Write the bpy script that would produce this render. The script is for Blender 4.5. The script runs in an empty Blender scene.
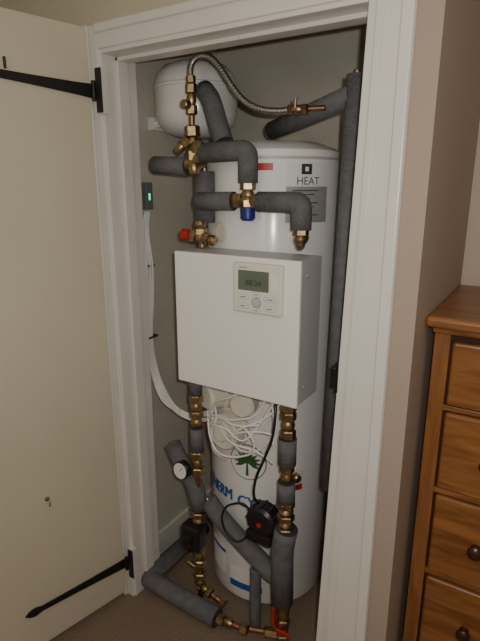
import bpy, math, random
from mathutils import Vector, Matrix
random.seed(4)
COL=bpy.context.collection
# ---------------------------------------------------------------- materials
def mat(name,col,rough=.5,metal=0,noise=0,nscale=20,bump=0,bscale=60,col2=None,emit=0):
    m=bpy.data.materials.new(name);m.use_nodes=True
    nt=m.node_tree;b=nt.nodes['Principled BSDF']
    b.inputs['Roughness'].default_value=rough;b.inputs['Metallic'].default_value=metal
    b.inputs['Base Color'].default_value=(*col,1)
    tc=nt.nodes.new('ShaderNodeTexCoord')
    if noise or col2:
        n=nt.nodes.new('ShaderNodeTexNoise');n.inputs['Scale'].default_value=nscale;n.inputs['Detail'].default_value=4
        nt.links.new(tc.outputs['Object'],n.inputs['Vector'])
        r=nt.nodes.new('ShaderNodeValToRGB')
        c2=col2 if col2 else tuple(c*(1-noise) for c in col)
        r.color_ramp.elements[0].position=.35;r.color_ramp.elements[1].position=.65
        r.color_ramp.elements[0].color=(*c2,1);r.color_ramp.elements[1].color=(*col,1)
        nt.links.new(n.outputs['Fac'],r.inputs['Fac']);nt.links.new(r.outputs['Color'],b.inputs['Base Color'])
    if bump:
        n2=nt.nodes.new('ShaderNodeTexNoise');n2.inputs['Scale'].default_value=bscale;n2.inputs['Detail'].default_value=5
        nt.links.new(tc.outputs['Object'],n2.inputs['Vector'])
        bp=nt.nodes.new('ShaderNodeBump');bp.inputs['Strength'].default_value=bump;bp.inputs['Distance'].default_value=.01
        nt.links.new(n2.outputs['Fac'],bp.inputs['Height']);nt.links.new(bp.outputs['Normal'],b.inputs['Normal'])
    if emit:
        b.inputs['Emission Color'].default_value=(*col,1);b.inputs['Emission Strength'].default_value=emit
    return m
def woodmat(name,c1,c2,vertical=False):
    m=bpy.data.materials.new(name);m.use_nodes=True
    nt=m.node_tree;b=nt.nodes['Principled BSDF'];b.inputs['Roughness'].default_value=.34
    tc=nt.nodes.new('ShaderNodeTexCoord');mp=nt.nodes.new('ShaderNodeMapping')
    mp.inputs['Scale'].default_value=(9,9,1.2) if vertical else (1.2,9,9)
    n=nt.nodes.new('ShaderNodeTexNoise');n.inputs['Scale'].default_value=3.5;n.inputs['Detail'].default_value=6;n.inputs['Distortion'].default_value=1.2
    r=nt.nodes.new('ShaderNodeValToRGB')
    r.color_ramp.elements[0].position=.3;r.color_ramp.elements[1].position=.7
    r.color_ramp.elements[0].color=(*c1,1);r.color_ramp.elements[1].color=(*c2,1)
    nt.links.new(tc.outputs['Object'],mp.inputs['Vector']);nt.links.new(mp.outputs['Vector'],n.inputs['Vector'])
    nt.links.new(n.outputs['Fac'],r.inputs['Fac']);nt.links.new(r.outputs['Color'],b.inputs['Base Color'])
    return m
M=dict(
 wall=mat('wall_paint_cream',(.57,.51,.40),.85,bump=.08,bscale=90,noise=.04,nscale=3),
 wallpink=mat('wall_paint_beige',(.58,.50,.42),.85,bump=.08,bscale=90,noise=.04,nscale=3),
 wallside=mat('wall_paint_beige_shaded',(.42,.335,.27),.85,bump=.08,bscale=90,noise=.04,nscale=3),  # same beige, with the side wall's grazing-light shade put into the colour
 cup=mat('cupboard_paint',(.62,.59,.50),.85,bump=.1,bscale=40,noise=.14,nscale=4),
 gloss=mat('white_gloss_paint',(.76,.74,.70),.35,noise=.05,nscale=5),
 door=mat('door_paint',(.61,.56,.44),.45,noise=.07,nscale=2,bump=.04,bscale=30),
 ceil=mat('ceiling_paint',(.75,.72,.66),.9,noise=.03),
 carpet=mat('carpet_brown',(.32,.235,.165),.95,noise=.35,nscale=180,bump=.7,bscale=260),
 tank=mat('tank_white_enamel',(.94,.94,.94),.18,noise=.02,nscale=3),
 boxw=mat('control_box_white',(.92,.92,.91),.28,noise=.01,nscale=4),
 boxs=mat('control_box_shaded_side',(.55,.55,.56),.4,noise=.01,nscale=4),  # white casing greyed down: the box side's shade is in the base colour
 vessel=mat('vessel_white',(.80,.80,.79),.18,noise=.03,nscale=6),
 plastic=mat('plastic_offwhite',(.82,.79,.68),.4,noise=.01),
 foam=mat('pipe_foam_grey',(.145,.148,.158),.75,noise=.22,nscale=35,bump=.4,bscale=120),
 foamend=mat('pipe_foam_end',(.05,.05,.055),.9,noise=.2),
 brass=mat('brass',(.48,.36,.20),.38,1,noise=.4,nscale=60),
 copper=mat('copper',(.46,.27,.17),.4,1,noise=.3,nscale=50),
 steel=mat('steel',(.50,.49,.46),.35,1,noise=.25,nscale=300),
 black=mat('black_plastic',(.014,.014,.016),.35,noise=.1),
 iron=mat('black_iron',(.010,.010,.012),.4,noise=.2,nscale=60,bump=.2),
 blue=mat('blue_plastic',(.01,.03,.22),.4,noise=.1),
 bluetext=mat('blue_print',(.02,.12,.42),.5,noise=.05),
 red=mat('red_plastic',(.50,.02,.02),.4,noise=.1),
 wire=mat('white_cable',(.88,.87,.85),.35,noise=.03),
 lcd=mat('lcd_screen',(.15,.19,.14),.2,noise=.1),
 lcdt=mat('lcd_segments',(.04,.05,.04),.3,noise=.05),
 silver=mat('silver_label',(.50,.50,.51),.3,.3,noise=.1,nscale=40),
 label=mat('white_label',(.86,.86,.86),.5,noise=.02),
 grey=mat('grey_plastic',(.42,.44,.46),.5,noise=.05),
 dgrey=mat('dark_grey_plastic',(.16,.18,.18),.4,noise=.05),
 dark=mat('print_dark',(.05,.05,.05),.6,noise=.1),
 green=mat('leaf_green',(.03,.15,.03),.6,noise=.3,nscale=50),
 led=mat('green_led',(.1,.9,.5),.4,emit=1.5),
 pine=woodmat('pine_varnish',(.17,.062,.018),(.35,.150,.048)),
 pinev=woodmat('pine_varnish_upright',(.18,.068,.02),(.33,.14,.046),True),
 knob=mat('knob_dark_wood',(.055,.018,.01),.3,noise=.3),
 gap=mat('shadow_gap_wood',(.04,.015,.007),.8,noise=.1),
)
# ---------------------------------------------------------------- helpers
def empty(name):
    e=bpy.data.objects.new(name,None);COL.objects.link(e);e.empty_display_size=.05;return e
def mk(name,vs,fs,m,parent=None,smooth=False,bevel=0,segs=2):
    me=bpy.data.meshes.new(name);me.from_pydata(vs,[],fs);me.update()
    o=bpy.data.objects.new(name,me);COL.objects.link(o)
    mm=m if isinstance(m,bpy.types.Material) else M[m]
    me.materials.append(mm)
    if smooth:
        for p in me.polygons:p.use_smooth=True
    if parent:o.parent=parent
    if bevel:
        b=o.modifiers.new('b','BEVEL');b.width=bevel;b.segments=segs;b.limit_method='ANGLE'
        b.harden_normals=False
    return o
def box(name,x0,x1,y0,y1,z0,z1,m,parent=None,bevel=0,segs=2,lean=None):
    vs=[(x,y,z) for x in(x0,x1) for y in(y0,y1) for z in(z0,z1)]
    if lean: # lean=(shift of x0 edge at bottom, at top)
        vs=[(x+(lean[0] if z==z0 else lean[1])*(1 if x==x0 else 0),y,z) for x,y,z in vs]
    fs=[(0,1,3,2),(4,6,7,5),(0,4,5,1),(2,3,7,6),(0,2,6,4),(1,5,7,3)]
    return mk(name,vs,fs,m,parent,bevel=bevel,segs=segs)
def frame(d):
    d=Vector(d).normalized();a=Vector((0,0,1)) if abs(d.z)<.9 else Vector((1,0,0))
    u=d.cross(a).normalized();v=d.cross(u).normalized();return d,u,v
def lathe(name,o,d,prof,m,parent=None,n=28,smooth=True):
    """prof: list of (distance along axis, radius)"""
    o=Vector(o);d,u,v=frame(d);vs=[];fs=[]
    for (s,r) in prof:
        for i in range(n):
            a=2*math.pi*i/n
            vs.append(o+d*s+(u*math.cos(a)+v*math.sin(a))*max(r,1e-5))
    for k in range(len(prof)-1):
        for i in range(n):
            j=(i+1)%n;fs.append((k*n+i,k*n+j,(k+1)*n+j,(k+1)*n+i))
    fs.append(tuple(range(n))[::-1]);fs.append(tuple((len(prof)-1)*n+i for i in range(n)))
    ob=mk(name,vs,fs,m,parent)
    if smooth:
        for p in ob.data.polygons:
            p.use_smooth=len(p.vertices)==4
        e=ob.modifiers.new('e','EDGE_SPLIT');e.split_angle=math.radians(35)
    return ob
def rod(name,p0,p1,r,m,parent=None,n=24,r2=None):
    p0=Vector(p0);p1=Vector(p1);L=(p1-p0).length
    c=min(.003,r*.2);r2=r2 or r
    return lathe(name,p0,p1-p0,[(0,r-c),(c,r),(L-c,r2),(L,r2-c)],m,parent,n)
def fillet(pts,rad,k=7):
    pts=[Vector(p) for p in pts];out=[pts[0]]
    for i in range(1,len(pts)-1):
        a,b,c=pts[i-1],pts[i],pts[i+1]
        d0=min(rad,(a-b).length*.48);d1=min(rad,(c-b).length*.48)
        p=b+(a-b).normalized()*d0;q=b+(c-b).normalized()*d1
        for j in range(k+1):
            t=j/k;out.append(p*(1-t)**2+b*2*t*(1-t)+q*t*t)
    out.append(pts[-1]);return out
def sweep(name,pts,r,m,parent=None,n=16):
    pts=[Vector(p) for p in pts];vs=[];fs=[];pu=None
    for i,p in enumerate(pts):
        t=(pts[min(i+1,len(pts)-1)]-pts[max(i-1,0)]).normalized()
        if pu is None:_,u,_=frame(t)
        else:u=(pu-t*pu.dot(t)).normalized()
        v=t.cross(u);pu=u
        for k in range(n):
            a=2*math.pi*k/n;vs.append(p+(u*math.cos(a)+v*math.sin(a))*r)
    L=len(pts)
    for i in range(L-1):
        for k in range(n):
            j=(k+1)%n;fs.append((i*n+k,i*n+j,(i+1)*n+j,(i+1)*n+k))
    fs.append(tuple(range(n))[::-1]);fs.append(tuple((L-1)*n+k for k in range(n)))
    o=mk(name,vs,fs,m,parent)
    for p in o.data.polygons:p.use_smooth=len(p.vertices)==4
    return o
def pipe(name,pts,r,m,parent,rad=.05,n=18):
    return sweep(name,fillet(pts,rad),r,m,parent,n)
def spline(pts,k=8):
    P=[Vector(p) for p in pts];P=[P[0]*2-P[1]]+P+[P[-1]*2-P[-2]];out=[]
    for i in range(1,len(P)-2):
        a,b,c,d=P[i-1:i+3]
        for j in range(k):
            t=j/k;out.append(.5*((2*b)+(c-a)*t+(2*a-5*b+4*c-d)*t*t+(3*b-a-3*c+d)*t**3))
    out.append(P[-2]);return out
def cable(name,pts,r,m,parent,k=8,n=8):
    return sweep(name,spline(pts,k),r,m,parent,n)
cnt=[0]
def fitting(p0,p1,parent,r=.014,m='brass',pattern=('n','b','n')):
    """compression-fitting run: hex nuts and round bodies along a line"""
    p0=Vector(p0);p1=Vector(p1);d=(p1-p0);L=d.length;d.normalize();k=len(pattern);s=L/k
    for i,c in enumerate(pattern):
        cnt[0]+=1
        a=p0+d*(i*s);b=a+d*s
        if c=='n':
            lathe('hex_nut_%d'%cnt[0],a,d,[(0,r*1.35),(s*.12,r*1.55),(s*.85,r*1.55),(s*.95,r*1.3)],m,parent,6,False)
        elif c=='b':
            lathe('fitting_body_%d'%cnt[0],a,d,[(0,r*1.05),(s*.2,r*1.2),(s*.5,r*1.35),(s*.8,r*1.2),(s,r*1.05)],m,parent,20)
        elif c=='c':
            rod('copper_tail_%d'%cnt[0],a,b,r*.8,'copper',parent,18)
# ---------------------------------------------------------------- room shell
FY=1.23; IY=1.37   # front and inner faces of the cupboard wall
LX=-1.276; RX=-.45; HZ=2.05
box('floor',-2.3,2.1,-2.2,2.3,-.06,0,'carpet')
box('ceiling',-2.3,2.1,-2.2,2.3,2.42,2.5,'ceil')
box('wall_front_left',-2.3,LX-.02,FY,IY,0,2.42,'wall')
box('wall_front_above_opening',LX-.02,RX+.05,FY,IY,HZ+.02,2.42,'wall')
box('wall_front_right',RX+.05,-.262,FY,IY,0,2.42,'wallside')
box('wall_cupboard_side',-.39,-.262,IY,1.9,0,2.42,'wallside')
box('wall_cupboard_left',-1.48,-1.36,IY,2.12,0,2.42,'cup')
box('wall_cupboard_back',-1.36,-.39,1.99,2.12,0,2.42,'cup')
box('wall_alcove_back',-.39,2.1,1.9,2.02,0,2.42,'wallpink')
box('wall_right',2.0,2.12,-2.2,1.9,0,2.42,'wallpink')
box('wall_left',-2.42,-2.3,-2.2,1.37,0,2.42,'wall')
box('wall_rear',-2.3,2.1,-2.3,-2.2,0,2.42,'wall')
# door lining (the right jamb of this old frame is out of plumb)
LB,LT=-.034,.024
box('trim_1',LX-.02,LX,FY-.004,IY+.01,0,HZ+.02,'gloss',bevel=.002)
box('trim_2',RX,RX+.05,FY-.004,IY+.01,0,HZ+.02,'gloss',bevel=.002,lean=(LB,LT))
box('trim_3',LX,RX+.022,FY-.004,IY+.01,HZ,HZ+.02,'gloss',bevel=.002)
box('trim_4',LX,LX+.012,FY+.055,FY+.10,0,HZ,'gloss',bevel=.002)
box('trim_5',RX-.012,RX+.045,FY+.055,FY+.10,0,HZ,'gloss',bevel=.002,lean=(LB,LT))
box('trim_6',LX,RX+.02,FY+.055,FY+.10,HZ-.012,HZ,'gloss',bevel=.002)
# architraves (stepped moulding)
def arch(name,x0,x1,z0,z1,inner):
    e=empty(name)
    box('flat',x0,x1,FY-.012,FY,z0,z1,'gloss',e,bevel=.003,lean=(LB*.9,LT*.9) if inner=='l' else None)
    if inner=='l':
        box('outer_bead',x1-.03,x1,FY-.024,FY-.012,z0,z1,'gloss',e,bevel=.005,segs=3)
        b=box('inner_bead',x0+.012,x0+.03,FY-.017,FY-.012,z0,z1,'gloss',e,bevel=.002)
        for v in b.data.vertices:v.co.x+=LB*.9 if v.co.z<1 else LT*.5
    elif inner=='r':
        box('outer_bead',x0,x0+.022,FY-.024,FY-.012,z0,z1,'gloss',e,bevel=.005,segs=3)
    else:
        box('outer_bead',x0,x1,FY-.024,FY-.012,z1-.025,z1,'gloss',e,bevel=.005,segs=3)
arch('trim_7',RX+.024,-.318,0,HZ+.080,'l')
arch('trim_8',LX-.060,LX-.008,0,HZ+.080,'r')
arch('trim_9',LX-.008,RX+.03,HZ+.012,HZ+.080,'t')
box('baseboard_side',-.262,-.250,FY,1.89,0,.12,'gloss',bevel=.004)
box('baseboard_alcove',-.25,2.0,1.888,1.9,0,.12,'gloss',bevel=.004)
box('baseboard_cupboard_left',-1.36,-1.345,IY+.011,1.99,0,.12,'gloss',bevel=.004)
box('baseboard_cupboard_back',-1.345,-.39,1.975,1.99,0,.12,'gloss',bevel=.004)
# latch keep on right jamb
k=empty('latch_keep')
kx=RX-.004
box('plate',kx-.005,kx+.004,1.225,1.275,1.10,1.19,'iron',k,bevel=.002)
box('lip',kx-.018,kx-.003,1.220,1.236,1.115,1.175,'iron',k,bevel=.003)
# ---------------------------------------------------------------- door
dr=empty('door_1');dr.location=(-1.303,1.197,0);dr.rotation_euler=(0,0,math.atan2(-.976,-.218))
box('door_slab',.0,.80,-.035,0,.035,2.12,'door',dr,bevel=.003)
def strap(z,nm,tilt=0):
    L=.40
    vs=[];prof=[(.0,.021),(.05,.018),(.20,.013),(.34,.010),(.365,.017),(.385,.012),(L,.001)]
    for y in(.002,.007):
        for s,w in prof:vs.append((s,y,z+tilt*s+w));vs.append((s,y,z+tilt*s-w))
    n=len(prof);fs=[]
    for i in range(n-1):
        a=2*i;fs.append((a,a+1,a+3,a+2));b=2*n+a;fs.append((b,b+2,b+3,b+1))
        fs.append((a,a+2,b+2,b));fs.append((a+1,b+1,b+3,a+3))
    fs.append((0,2*n,2*n+1,1))
    mk(nm+'_strap',vs,fs,'iron',dr,bevel=.001)
    for s in(.04,.14,.26,.35):
        lathe(nm+'_screw_%d'%int(s*100),(s,.006,z+tilt*s),(0,1,0),[(0,.005),(.002,.004)],'iron',dr,12)
    rod(nm+'_pin',(-.006,.010,z-.03),(-.006,.010,z+.03),.007,'iron',dr,14)
strap(1.94,'top_hinge',.04);strap(.175,'bottom_hinge',.055)
lathe('hook_base',(.279,0,.61),(0,1,0),[(0,.008),(.004,.008),(.006,.004)],'brass',dr,16)
cable('hook',[(.279,.004,.61),(.279,.018,.612),(.279,.024,.60),(.279,.018,.588),(.279,.012,.592)],.0022,'brass',dr)
rod('top_hinge_eye',(.262,.010,1.965),(.262,.010,1.995),.004,'iron',dr,10)
for i,z in enumerate((1.94,.18)):
    e=empty('hinge_plate')
    box('plate',-1.283,-1.258,FY-.030,FY-.025,z-.065,z+.065,'iron',e,bevel=.002)
    box('packer',-1.284,-1.257,FY-.025,FY-.004,z-.067,z+.067,'gloss',e)
# ---------------------------------------------------------------- cylinder
CX,CY,R=-.90,1.67,.24
cy=empty('hot_water_cylinder')
lathe('tank',(CX,CY,.01),(0,0,1),[(0,R-.02),(.01,R-.004),(.02,R),(1.74,R),(1.755,R-.004),(1.765,R-.02),(1.785,R*.7),(1.795,R*.3),(1.797,.001)],'tank',cy,96)
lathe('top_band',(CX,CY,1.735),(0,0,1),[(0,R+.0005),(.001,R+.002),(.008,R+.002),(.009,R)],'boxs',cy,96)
def cp(phi,z,r=R):
    a=math.radians(phi);return Vector((CX+r*math.sin(a),CY-r*math.cos(a),z))
def patch(nm,p0,p1,z0,z1,m,r=R+.001,n=14):
    vs=[];fs=[]
    for i in range(n+1):
        p=p0+(p1-p0)*i/n;vs.append(cp(p,z0,r));vs.append(cp(p,z1,r))
    for i in range(n):fs.append((2*i,2*i+2,2*i+3,2*i+1))
    return mk(nm,vs,fs,m,cy,True)
def disc(nm,phi,z,rad,m,r):
    vs=[cp(phi+math.degrees(rad*math.cos(2*math.pi*i/32)/R),z+rad*math.sin(2*math.pi*i/32),r) for i in range(32)]
    vs.append(cp(phi,z,r));return mk(nm,vs,[(i,(i+1)%32,32) for i in range(32)],m,cy,True)
def textmesh(s,size):
    c=bpy.data.curves.new('t','FONT');c.body=s;c.size=size;c.resolution_u=3
    o=bpy.data.objects.new('t',c);COL.objects.link(o)
    bpy.context.view_layer.update();dg=bpy.context.evaluated_depsgraph_get()
    me=bpy.data.meshes.new_from_object(o.evaluated_get(dg));bpy.data.objects.remove(o)
    return me
def cyltext(nm,s,size,phi0,z,m,r=R+.0025,bold=1,wide=1):
    me=textmesh(s,size)
    for v in me.vertices:
        x,y=v.co.x*wide,v.co.y;v.co=cp(phi0+math.degrees(x/R),z+y,r)
    me.materials.clear();me.materials.append(M[m]);o=bpy.data.objects.new(nm,me);COL.objects.link(o);o.parent=cy
    if bold>1:
        for dx in (.0024,-.0024):
            me2=me.copy()
            for v in me2.vertices:v.co.x+=dx;v.co.y-=.0002
            o=bpy.data.objects.new(nm+'_weight',me2);COL.objects.link(o);o.parent=cy
def flattext(nm,s,size,x,y,z,m,parent):
    me=textmesh(s,size)
    for v in me.vertices:
        a,b=v.co.x,v.co.y;v.co=(x+a,y,z+b)
    me.materials.clear();me.materials.append(M[m]);o=bpy.data.objects.new(nm,me);COL.objects.link(o);o.parent=parent
patch('silver_rating_label',38,76,1.535,1.65,'silver')
patch('white_rating_label',38,76,1.65,1.725,'label')
cyltext('label_heading','HEAT',.034,46,1.656,'dark',bold=1)
patch('label_logo',50,59,1.688,1.720,'dark',R+.002)
patch('label_logo_mark',53,56,1.697,1.711,'label',R+.003)
for i in range(7):patch('label_line_%d'%i,43,66-(i%3)*4,1.636-.013*i,1.639-.013*i,'dark',R+.002)
patch('red_warning_label',14,28,1.70,1.722,'red')
cyltext('brand_text','THERM',.068,-46,.468,'bluetext',bold=2,wide=.76)
cyltext('brand_text_middle','CYL',.068,-1,.458,'bluetext',bold=2,wide=.86)
cyltext('brand_text_second','HEAT',.062,14,.345,'bluetext',bold=2,wide=.8)
patch('blue_stripe',-46,-14,.315,.322,'bluetext')
patch('info_label',-10,24,.07,.17,'label');patch('info_label_blue',-10,24,.07,.10,'bluetext',R+.002)
patch('info_label_second',-40,-16,.10,.24,'label');patch('info_label_second_blue',-40,-16,.20,.215,'bluetext',R+.002)
LPH,LZ=9,.652
disc('logo_disc_rim',LPH,LZ,.074,'green',R+.0008)
disc('logo_disc',LPH,LZ,.070,'label',R+.0018)
def q(dx,dz):return cp(LPH+math.degrees(dx/R),LZ+dz,R+.003)
for i in range(11):
    a=-110+22*i;L=.058
    s,cc=math.sin(math.radians(a)),math.cos(math.radians(a))
    vs=[q(0,0),q(s*L*.5+cc*.008,cc*L*.5-s*.008),q(s*L,cc*L-.004),q(s*L*.5-cc*.008,cc*L*.5+s*.008)]
    mk('leaf_%d'%i,vs,[(0,1,2,3)],'green',cy)
mk('leaf_trunk',[q(-.006,-.055),q(.006,-.055),q(.003,0),q(-.003,0)],[(0,1,2,3)],'green',cy)
def radial(nm,phi,z,prof,m,n=36):
    a=math.radians(phi);d=(math.sin(a),-math.cos(a),0)
    return lathe(nm,cp(phi,z,R-.005),d,prof,m,cy,n)
radial('immersion_cap',-6,.785,[(0,.076),(.02,.076),(.022,.070),(.065,.068),(.072,.062),(.070,.050),(.062,.048)],'plastic')
radial('immersion_cap_boss',-6,.785,[(.06,.034),(.082,.032),(.085,.028)],'plastic')
radial('immersion_cap_upper',-20,.905,[(0,.062),(.02,.062),(.022,.054),(.075,.052),(.085,.042)],'plastic')
radial('immersion_cap_side',8,.90,[(0,.048),(.05,.048),(.058,.039)],'plastic')
radial('port_flange_upper',50,1.49,[(0,.035),(.008,.035),(.012,.028)],'plastic')
radial('port_boss_upper',50,1.49,[(0,.018),(.04,.018)],'brass',20)
radial('port_flange_left',-18,1.50,[(0,.035),(.008,.035),(.012,.028)],'plastic')
radial('port_flange_lower',52,.60,[(0,.035),(.008,.035),(.012,.028)],'plastic')
radial('drain_port',52,.60,[(0,.016),(.035,.016),(.04,.011)],'brass',20)
patch('red_tag',42,60,.535,.56,'red',R+.004)
# ---------------------------------------------------------------- expansion vessel
ev=empty('expansion_vessel')
VX,VY,VZ=-1.190,1.60,1.955
lathe('shell',(VX,VY,VZ-.13),(0,0,1),[(0,.03),(.004,.07),(.02,.115),(.045,.14),(.075,.15),(.128,.151),(.185,.15),(.215,.14),(.24,.115),(.256,.07),(.26,.03)],'vessel',ev,64)
lathe('rolled_seam',(VX,VY,VZ+.03),(0,0,1),[(0,.151),(.003,.1555),(.011,.1555),(.014,.151)],'vessel',ev,64)
lathe('neck',(VX,VY,VZ-.16),(0,0,1),[(0,.018),(.035,.018)],'brass',ev,16)
box('wall_bracket',-1.36,-1.335,1.52,1.60,1.855,1.90,'vessel',ev,bevel=.002)
box('wall_bracket_arm',-1.34,-1.25,1.53,1.56,1.865,1.885,'vessel',ev,bevel=.002)
# ---------------------------------------------------------------- pipework
pw=empty('insulated_pipework')
fr=.030
def foam(nm,pts,r=fr,rad=.035):
    o=pipe(nm,pts,r,'foam',pw,rad);o.data.materials.append(M['foamend'])
    for p in o.data.polygons:
        if len(p.vertices)>4:p.material_index=1
    for i,(a,b) in enumerate(((pts[0],pts[1]),(pts[-1],pts[-2]))):
        a=Vector(a);b=Vector(b);d=(a-b).normalized()
        rod(nm+'_core_%d'%i,a-d*.01,a+d*.012,.011,'copper',pw,14)
# upper group
foam('tee_left_lagging',[(-1.215,1.385,1.722),(-1.07,1.385,1.715)])
foam('upper_crossover_lagging',[(-1.005,1.38,1.755),(-.833,1.38,1.758),(-.833,1.38,1.66)],.031,.025)
foam('mid_left_lagging',[(-1.025,1.38,1.603),(-.885,1.38,1.605)])
foam('mid_right_lagging',[(-.79,1.375,1.605),(-.645,1.375,1.605),(-.645,1.375,1.525)],.031,.025)
foam('riser_lagging',[(-1.035,1.43,1.70),(-1.035,1.43,1.53)],.034)
foam('vessel_lagging',[(-1.06,1.47,1.96),(-1.02,1.45,1.93),(-.965,1.435,1.80),(-.955,1.43,1.785)],.033,.04)
# flow pipe: horizontal run butts against the vertical drop
foam('flow_lagging',[(-.87,1.60,1.835),(-.522,1.43,1.895)],.030)
foam('flow_drop_lagging',[(-.518,1.43,1.945),(-.540,1.43,.66)],.028)
# brass upper column
fitting((-1.045,1.38,1.965),(-1.045,1.38,1.84),pw,.012,pattern=('n','b','n','c'))
fitting((-1.045,1.38,1.84),(-1.04,1.38,1.69),pw,.016,pattern=('n','b','n','b'))
rod('tee_branch',(-1.075,1.38,1.72),(-1.00,1.38,1.745),.020,'brass',pw,20)
lathe('tee_union',(-1.045,1.37,1.77),(1,0,.1),[(0,.013),(.02,.022),(.04,.022),(.05,.013)],'brass',pw,6,False)
fitting((-1.045,1.36,1.80),(-1.085,1.35,1.76),pw,.011,pattern=('n','b'))
rod('column_valve_knob',(-1.045,1.362,1.90),(-1.045,1.335,1.90),.014,'brass',pw,14)
# valve under crossover (mixing valve, blue cap)
fitting((-.833,1.38,1.665),(-.833,1.38,1.585),pw,.016,pattern=('n','b','n'))
fitting((-.885,1.38,1.607),(-.785,1.38,1.607),pw,.016,pattern=('n','b','n'))
lathe('blue_cap',(-.833,1.38,1.588),(0,0,-1),[(0,.022),(.006,.024),(.035,.024),(.042,.018)],'blue',pw,16)
# elbow down to the cylinder port
fitting((-.645,1.375,1.53),(-.645,1.375,1.485),pw,.015,pattern=('n','b'))
pipe('port_elbow',[(-.645,1.375,1.495),(-.648,1.38,1.475),(-.70,1.495,1.485)],.014,'brass',pw,.02)
# relief valve with red cap
fitting((-1.055,1.375,1.49),(-.955,1.375,1.475),pw,.014,pattern=('n','b','n','b'))
fitting((-1.02,1.38,1.54),(-1.02,1.38,1.49),pw,.016,pattern=('b','n'))
lathe('red_relief_cap',(-1.058,1.372,1.49),(-1,-.1,.05),[(0,.014),(.004,.02),(.03,.02),(.034,.014)],'red',pw,12)
rod('relief_outlet',(-1.01,1.375,1.485),(-1.01,1.375,1.45),.012,'copper',pw)
# lower left column
LXc=-1.022;ly=1.335
rod('left_column_core',(LXc,ly,1.01),(LXc,ly,.02),.011,'copper',pw,16)
foam('left_top_lagging',[(LXc,ly,1.0),(LXc,ly,.93)],.024)
fitting((LXc,ly,.925),(LXc,ly,.80),pw,.017,pattern=('n','b','n','b'))
foam('left_upper_lagging',[(LXc,ly,.795),(LXc,ly,.70)],.025)
fitting((LXc,ly,.70),(LXc,ly,.60),pw,.018,pattern=('n','b','n'))
foam('left_mid_lagging',[(-1.175,1.375,.665),(-1.11,1.355,.60),(-1.035,1.34,.545),(-1.022,1.34,.45)],.033,.06)
fitting((LXc,ly,.44),(LXc,ly,.39),pw,.018,pattern=('n','b'))
box('motorised_valve_head',-1.078,-.992,1.285,1.345,.285,.392,'black',pw,bevel=.012,segs=3)
lathe('motorised_valve_dial',(-1.04,1.285,.335),(0,-1,0),[(0,.026),(.012,.024),(.014,.016)],'black',pw,24)
fitting((LXc,ly,.285),(LXc,ly,.10),pw,.017,pattern=('n','b','n','c','n','b'))
rod('left_valve_lever',(LXc-.005,1.31,.20),(LXc-.035,1.30,.22),.006,'brass',pw,12)
fitting((-1.03,1.335,.10),(-.90,1.33,.065),pw,.014,pattern=('n','b','n','c','c','n'))
foam('diagonal_return_lagging',[(-1.0,1.365,.48),(-.93,1.365,.415),(-.85,1.365,.36),(-.70,1.36,.275),(-.655,1.345,.30)],.035,.05)
# right column
RXc=-.648;ry=1.33
rod('right_column_core',(RXc,ry,1.01),(RXc,ry,.03),.011,'copper',pw,16)
fitting((RXc,ry,.985),(RXc,ry,.86),pw,.017,pattern=('n','n','b','n'))
foam('right_upper_lagging',[(RXc,ry,.86),(RXc,ry,.765)],.030)
fitting((RXc,ry,.765),(RXc,ry,.70),pw,.016,pattern=('n','b'))
foam('right_mid_lagging',[(RXc,ry,.70),(RXc,ry,.625)],.030)
fitting((RXc,ry,.625),(RXc,ry,.50),pw,.020,pattern=('n','b','n','b','n'))
foam('right_lower_lagging',[(RXc+.005,ry,.52),(RXc-.01,ry,.43),(RXc-.005,ry,.21)],.040)
fitting((RXc,ry,.21),(RXc,ry,.04),pw,.017,pattern=('n','b','n','b','n'))
box('red_lever_handle',RXc-.03,RXc-.018,ry-.035,ry-.02,.12,.20,'red',pw,bevel=.003)
box('red_lever_handle_lower',RXc-.015,RXc+.045,ry-.035,ry-.025,.10,.115,'red',pw,bevel=.003)
rod('lower_side_branch',(-.775,1.35,.28),(-.775,1.35,.02),.022,'foam',pw,16)
# floor runs
foam('floor_run_lagging',[(-1.26,1.68,.05),(-1.262,1.285,.05),(-.90,1.275,.05)],.037,.02)
fitting((-.90,1.275,.05),(-.77,1.29,.05),pw,.014,pattern=('n','b','c','n'))
fitting((-.77,1.30,.05),(-.66,1.33,.06),pw,.013,pattern=('c','n'))
# braided hose
hs=empty('braided_hose')
hp=[(-1.045,1.38,1.965),(-1.047,1.38,2.0),(-1.043,1.385,2.025),(-1.02,1.39,2.042),(-.985,1.395,2.037),(-.955,1.40,2.012),(-.925,1.40,1.975),(-.89,1.40,1.93),(-.85,1.40,1.895),(-.80,1.40,1.873),(-.75,1.41,1.866),(-.70,1.42,1.868)]
cable('braid',hp,.0095,'steel',hs,k=14,n=14)
sp=spline(hp,40)
for k2 in range(2):
    hel=[]
    pu=None
    for i,p in enumerate(sp):
        t=(sp[min(i+1,len(sp)-1)]-sp[max(i-1,0)]).normalized()
        if pu is None:_,u,_=frame(t)
        else:u=(pu-t*pu.dot(t)).normalized()
        pu=u;v=t.cross(u);a=(1 if k2 else -1)*i*.75
        hel.append(p+(u*math.cos(a)+v*math.sin(a))*.0096)
    sweep('braid_strand_%d'%k2,hel,.0012,'steel',hs,5)
fitting((-.72,1.42,1.868),(-.66,1.43,1.868),hs,.010,pattern=('n','b','n'))
rod('isolator_tail',(-.66,1.43,1.868),(-.61,1.44,1.868),.008,'copper',hs,12)
rod('isolator_lever',(-.695,1.415,1.87),(-.69,1.41,1.90),.004,'brass',hs,10)
fitting((-1.045,1.38,1.965),(-1.046,1.38,1.99),hs,.010,pattern=('n',))
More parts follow.
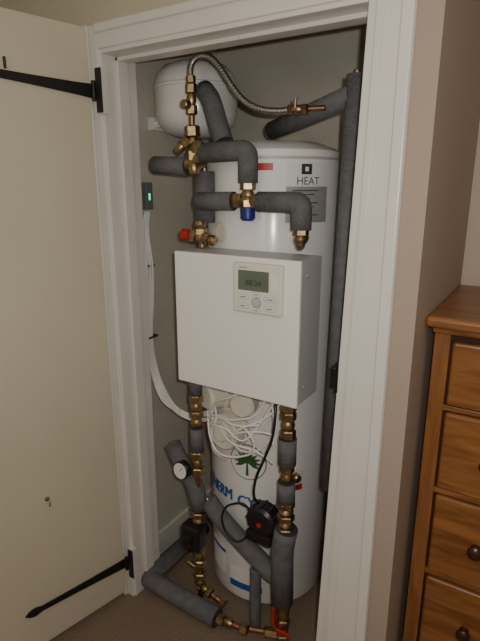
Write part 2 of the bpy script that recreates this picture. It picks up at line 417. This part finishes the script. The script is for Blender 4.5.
# pressure gauge
pg=empty('pressure_gauge')
lathe('case',(-1.065,1.300,.625),(-.05,-1,.1),[(-.012,.012),(-.010,.034),(.012,.035),(.016,.032)],'black',pg,32)
lathe('dial',(-1.0658,1.2835,.6267),(-.05,-1,.1),[(0,.030),(.001,.030)],'label',pg,32)
rod('needle',(-1.066,1.2815,.627),(-1.052,1.2815,.645),.0014,'red',pg,6)
# pump
pm=empty('circulation_pump')
lathe('motor_body',(-.738,1.375,.515),(.0,-1,0),[(0,.044),(.01,.057),(.06,.057),(.07,.048),(.075,.022)],'black',pm,32)
for i in range(12):
    a=math.radians(30*i);x=-.738+.058*math.cos(a);z=.515+.058*math.sin(a)
    box('cooling_fin_%d'%i,x-.003,x+.003,1.315,1.365,z-.003,z+.003,'black',pm)
box('terminal_box',-.79,-.69,1.30,1.36,.435,.475,'black',pm,bevel=.006)
lathe('speed_dial',(-.735,1.301,.515),(0,-1,0),[(0,.009),(.006,.008)],'red',pm,20)
rod('flange_link',(-.70,1.345,.50),(-.672,1.335,.50),.020,'black',pm,18)
# ---------------------------------------------------------------- control box
cb=empty('heating_control_box')
bx0,bx1,by0,by1,bz0,bz1=-1.045,-.592,1.268,1.428,1.0,1.448
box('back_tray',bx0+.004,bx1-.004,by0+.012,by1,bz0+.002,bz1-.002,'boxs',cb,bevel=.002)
box('front_cover',bx0,bx1,by0,by0+.014,bz0,bz1,'boxw',cb,bevel=.003)
for z in(bz0+.05,bz1-.05):
    lathe('side_screw',(bx1-.004,by0+.06,z),(1,0,0),[(0,.005),(.002,.004)],'steel',cb,12)
box('controller_case',-.806,-.640,by0-.020,by0,1.283,1.434,'plastic',cb,bevel=.006,segs=3)
fy=by0-.0205
box('lcd_screen',-.786,-.682,fy-.0005,fy+.001,1.352,1.412,'lcd',cb)
flattext('lcd_time','88:24',.024,-.760,fy-.001,1.368,'lcdt',cb)
flattext('controller_mark','control',.009,-.783,fy-.0003,1.418,'dark',cb)
ccx,ccz=-.723,1.318
lathe('centre_ring',(ccx,fy+.0003,ccz),(0,-1,0),[(0,.0165),(.0006,.0165)],'grey',cb,24)
lathe('centre_button',(ccx,fy,ccz),(0,-1,0),[(0,.013),(.002,.012)],'boxs',cb,24)
for i,(dx,dz) in enumerate(((-.045,.014),(-.045,-.014),(.045,.014),(.045,-.014),(0,.024),(0,-.024))):
    w=.016 if dx else .011
    box('button_edge_%d'%i,ccx+dx-w-.0015,ccx+dx+w+.0015,fy-.0004,fy+.001,ccz+dz-.0075,ccz+dz+.0075,'grey',cb)
    box('button_%d'%i,ccx+dx-w,ccx+dx+w,fy-.0015,fy,ccz+dz-.006,ccz+dz+.006,'label',cb,bevel=.001)
    box('button_print_%d'%i,ccx+dx-w*.6,ccx+dx+w*.6,fy-.0019,fy-.0014,ccz+dz-.0012,ccz+dz+.0012,'dark',cb)
box('side_label',-.672,-.655,fy-.0005,fy+.001,1.36,1.40,'label',cb)
# ---------------------------------------------------------------- junction box + cables
jb=empty('junction_box')
box('case',-1.36,-1.33,1.462,1.500,1.565,1.665,'dgrey',jb,bevel=.004)
box('led',-1.3305,-1.329,1.475,1.483,1.60,1.625,'led',jb)
wb=empty('cable_bundle')
for i in range(5):
    o=i*.009-.018;w=random.uniform(-.008,.008)
    cable('white_cable_%d'%i,[(-1.345,1.48+o*.6,1.56),(-1.343,1.465+o+w,1.48),(-1.335+abs(o)*.5,1.455+o,1.35),(-1.34,1.465+o,1.21),(-1.335,1.45+o*.6,1.06),(-1.32,1.45+o,.92),(-1.26+o*.4,1.43+o*.3,.835+o),(-1.19,1.41,.805+o*.7),(-1.154,1.40,.797+o*.6)],.0045,'wire',wb,8,8)
    cable('immersion_feed_%d'%i,[(-1.150,1.399,.796+o*.6),(-1.10,1.40,.79+o*.6),(-1.03,1.385,.82+o+w),(-.97,1.37,.85+o)],.0045,'wire',cy,8,8)
for z in(1.35,1.06):
    box('cable_tie_%d'%int(z*100),-1.352,-1.328,1.43,1.49,z-.004,z+.004,'dark',wb)
loops=[
 [(-.97,1.37,.85),(-.93,1.33,.92),(-.86,1.31,.96),(-.80,1.32,.998)],
 [(-.97,1.37,.84),(-.90,1.315,.87),(-.83,1.30,.89),(-.76,1.31,.92),(-.72,1.33,.998)],
 [(-.99,1.36,.86),(-.95,1.32,.78),(-.90,1.31,.735),(-.82,1.32,.745),(-.74,1.33,.80),(-.70,1.33,.88),(-.72,1.34,.998)],
 [(-.90,1.33,.775),(-.84,1.31,.83),(-.76,1.31,.86),(-.70,1.32,.86),(-.69,1.31,.83)],
 [(-.92,1.33,.83),(-.85,1.30,.80),(-.77,1.31,.79),(-.72,1.32,.77),(-.70,1.33,.75)],
 [(-.98,1.36,.80),(-.93,1.31,.84),(-.87,1.30,.845),(-.80,1.30,.82),(-.74,1.32,.90),(-.69,1.34,.998)],
 [(-.96,1.36,.90),(-.93,1.33,.86),(-.95,1.33,.80),(-.95,1.34,.72),(-.93,1.39,.66)],
 [(-.99,1.355,.835),(-.92,1.32,.875),(-.84,1.305,.865),(-.77,1.31,.885),(-.70,1.33,.94),(-.67,1.34,.998)],
 [(-.88,1.32,.86),(-.80,1.305,.865),(-.76,1.305,.82),(-.78,1.31,.78),(-.83,1.32,.77),(-.85,1.31,.81),(-.80,1.30,.87),(-.74,1.31,.89)],
]
for i,l in enumerate(loops):cable('white_flex_%d'%i,l,.0038,'wire',cy,8,8)
cable('pump_flex',[(-.70,1.34,.998),(-.685,1.31,.94),(-.690,1.300,.86),(-.715,1.295,.78),(-.75,1.31,.70),(-.765,1.315,.64),(-.765,1.32,.60),(-.755,1.33,.575)],.0048,'black',cy,10,8)
cable('loop_flex',[(-.790,1.335,.53),(-.82,1.325,.555),(-.875,1.315,.53),(-.90,1.315,.475),(-.885,1.315,.42),(-.84,1.315,.395),(-.81,1.33,.41),(-.795,1.335,.45)],.0042,'black',pw,10,8)
# ---------------------------------------------------------------- chest of drawers
cd_=empty('chest_of_drawers')
x0,x1,y0,y1=-.242,.60,1.39,1.86
box('side_panel_left',x0,x0+.022,y0,y1,.0,1.288,'pinev',cd_,bevel=.003)
box('side_panel_right',x1-.022,x1,y0,y1,.0,1.288,'pinev',cd_,bevel=.003)
box('back_panel',x0+.022,x1-.022,y1-.012,y1,.05,1.288,'pine',cd_)
box('carcass_dark',x0+.022,x1-.022,y0+.012,y1-.02,.10,1.27,'gap',cd_)
box('top',x0-.019,x1+.02,y0-.050,y1+.01,1.290,1.320,'pine',cd_,bevel=.010,segs=4)
box('top_moulding',x0-.004,x1+.010,y0-.022,y0+.01,1.270,1.290,'pine',cd_,bevel=.006,segs=3)
box('stile_left',x0,x0+.042,y0-.004,y0+.014,.18,1.272,'pinev',cd_,bevel=.003)
box('stile_right',x1-.042,x1,y0-.004,y0+.014,.18,1.272,'pinev',cd_,bevel=.003)
box('plinth',x0-.002,x1+.002,y0-.012,y0+.014,.0,.205,'pine',cd_,bevel=.006)
rows=[(1.062,1.253),(.802,1.048),(.520,.787),(.225,.505)]
for i,(a,b) in enumerate(rows):
    cols=[(x0+.046,x1-.046)]
    if i<3:box('rail_%d'%i,x0+.04,x1-.04,y0+.0,y0+.012,a-.015,a,'pine',cd_,bevel=.002)
    if i==0:
        mid=(x0+x1)/2;cols=[(x0+.046,mid-.01),(mid+.01,x1-.046)]
    for j,(c,d) in enumerate(cols):
        box('drawer_%d_%d'%(i,j),c+.003,d-.003,y0-.010,y0+.012,a+.004,b-.004,'pine',cd_,bevel=.008,segs=3)
        ks=[(c+d)/2] if i==0 else [x0+.172,x1-.172]
        for n_,kx in enumerate(ks):
            lathe('knob_%d_%d_%d'%(i,j,n_),(kx,y0-.009,(a+b)/2),(0,-1,0),[(0,.014),(.008,.010),(.014,.012),(.022,.020),(.030,.020),(.036,.013),(.038,.004)],'knob',cd_,24)
# ---------------------------------------------------------------- lights
l=bpy.data.lights.new('camera_flash_lamp','POINT');l.energy=33;l.shadow_soft_size=.012;l.color=(1,.97,.91)
o=bpy.data.objects.new('camera_flash_lamp',l);COL.objects.link(o);o.location=(.035,.02,1.69)
l=bpy.data.lights.new('room_fill_light','POINT');l.energy=12;l.shadow_soft_size=.25;l.color=(1,.87,.72)  # soft fill added behind the camera to lift the interior, no actual lamp
o=bpy.data.objects.new('room_fill_light',l);COL.objects.link(o);o.location=(-.3,-1.1,1.9)
w=bpy.data.worlds.new('world');w.use_nodes=True;bpy.context.scene.world=w
w.node_tree.nodes['Background'].inputs[0].default_value=(.6,.5,.4,1);w.node_tree.nodes['Background'].inputs[1].default_value=.1
# ---------------------------------------------------------------- camera
cd=bpy.data.cameras.new('camera');c=bpy.data.objects.new('camera',cd);COL.objects.link(c)
cd.sensor_fit='VERTICAL';cd.sensor_height=36;cd.lens=500/641*36;cd.clip_start=.02
c.location=(0,0,1.65);c.rotation_euler=(math.radians(75),0,math.radians(32))
bpy.context.scene.camera=c
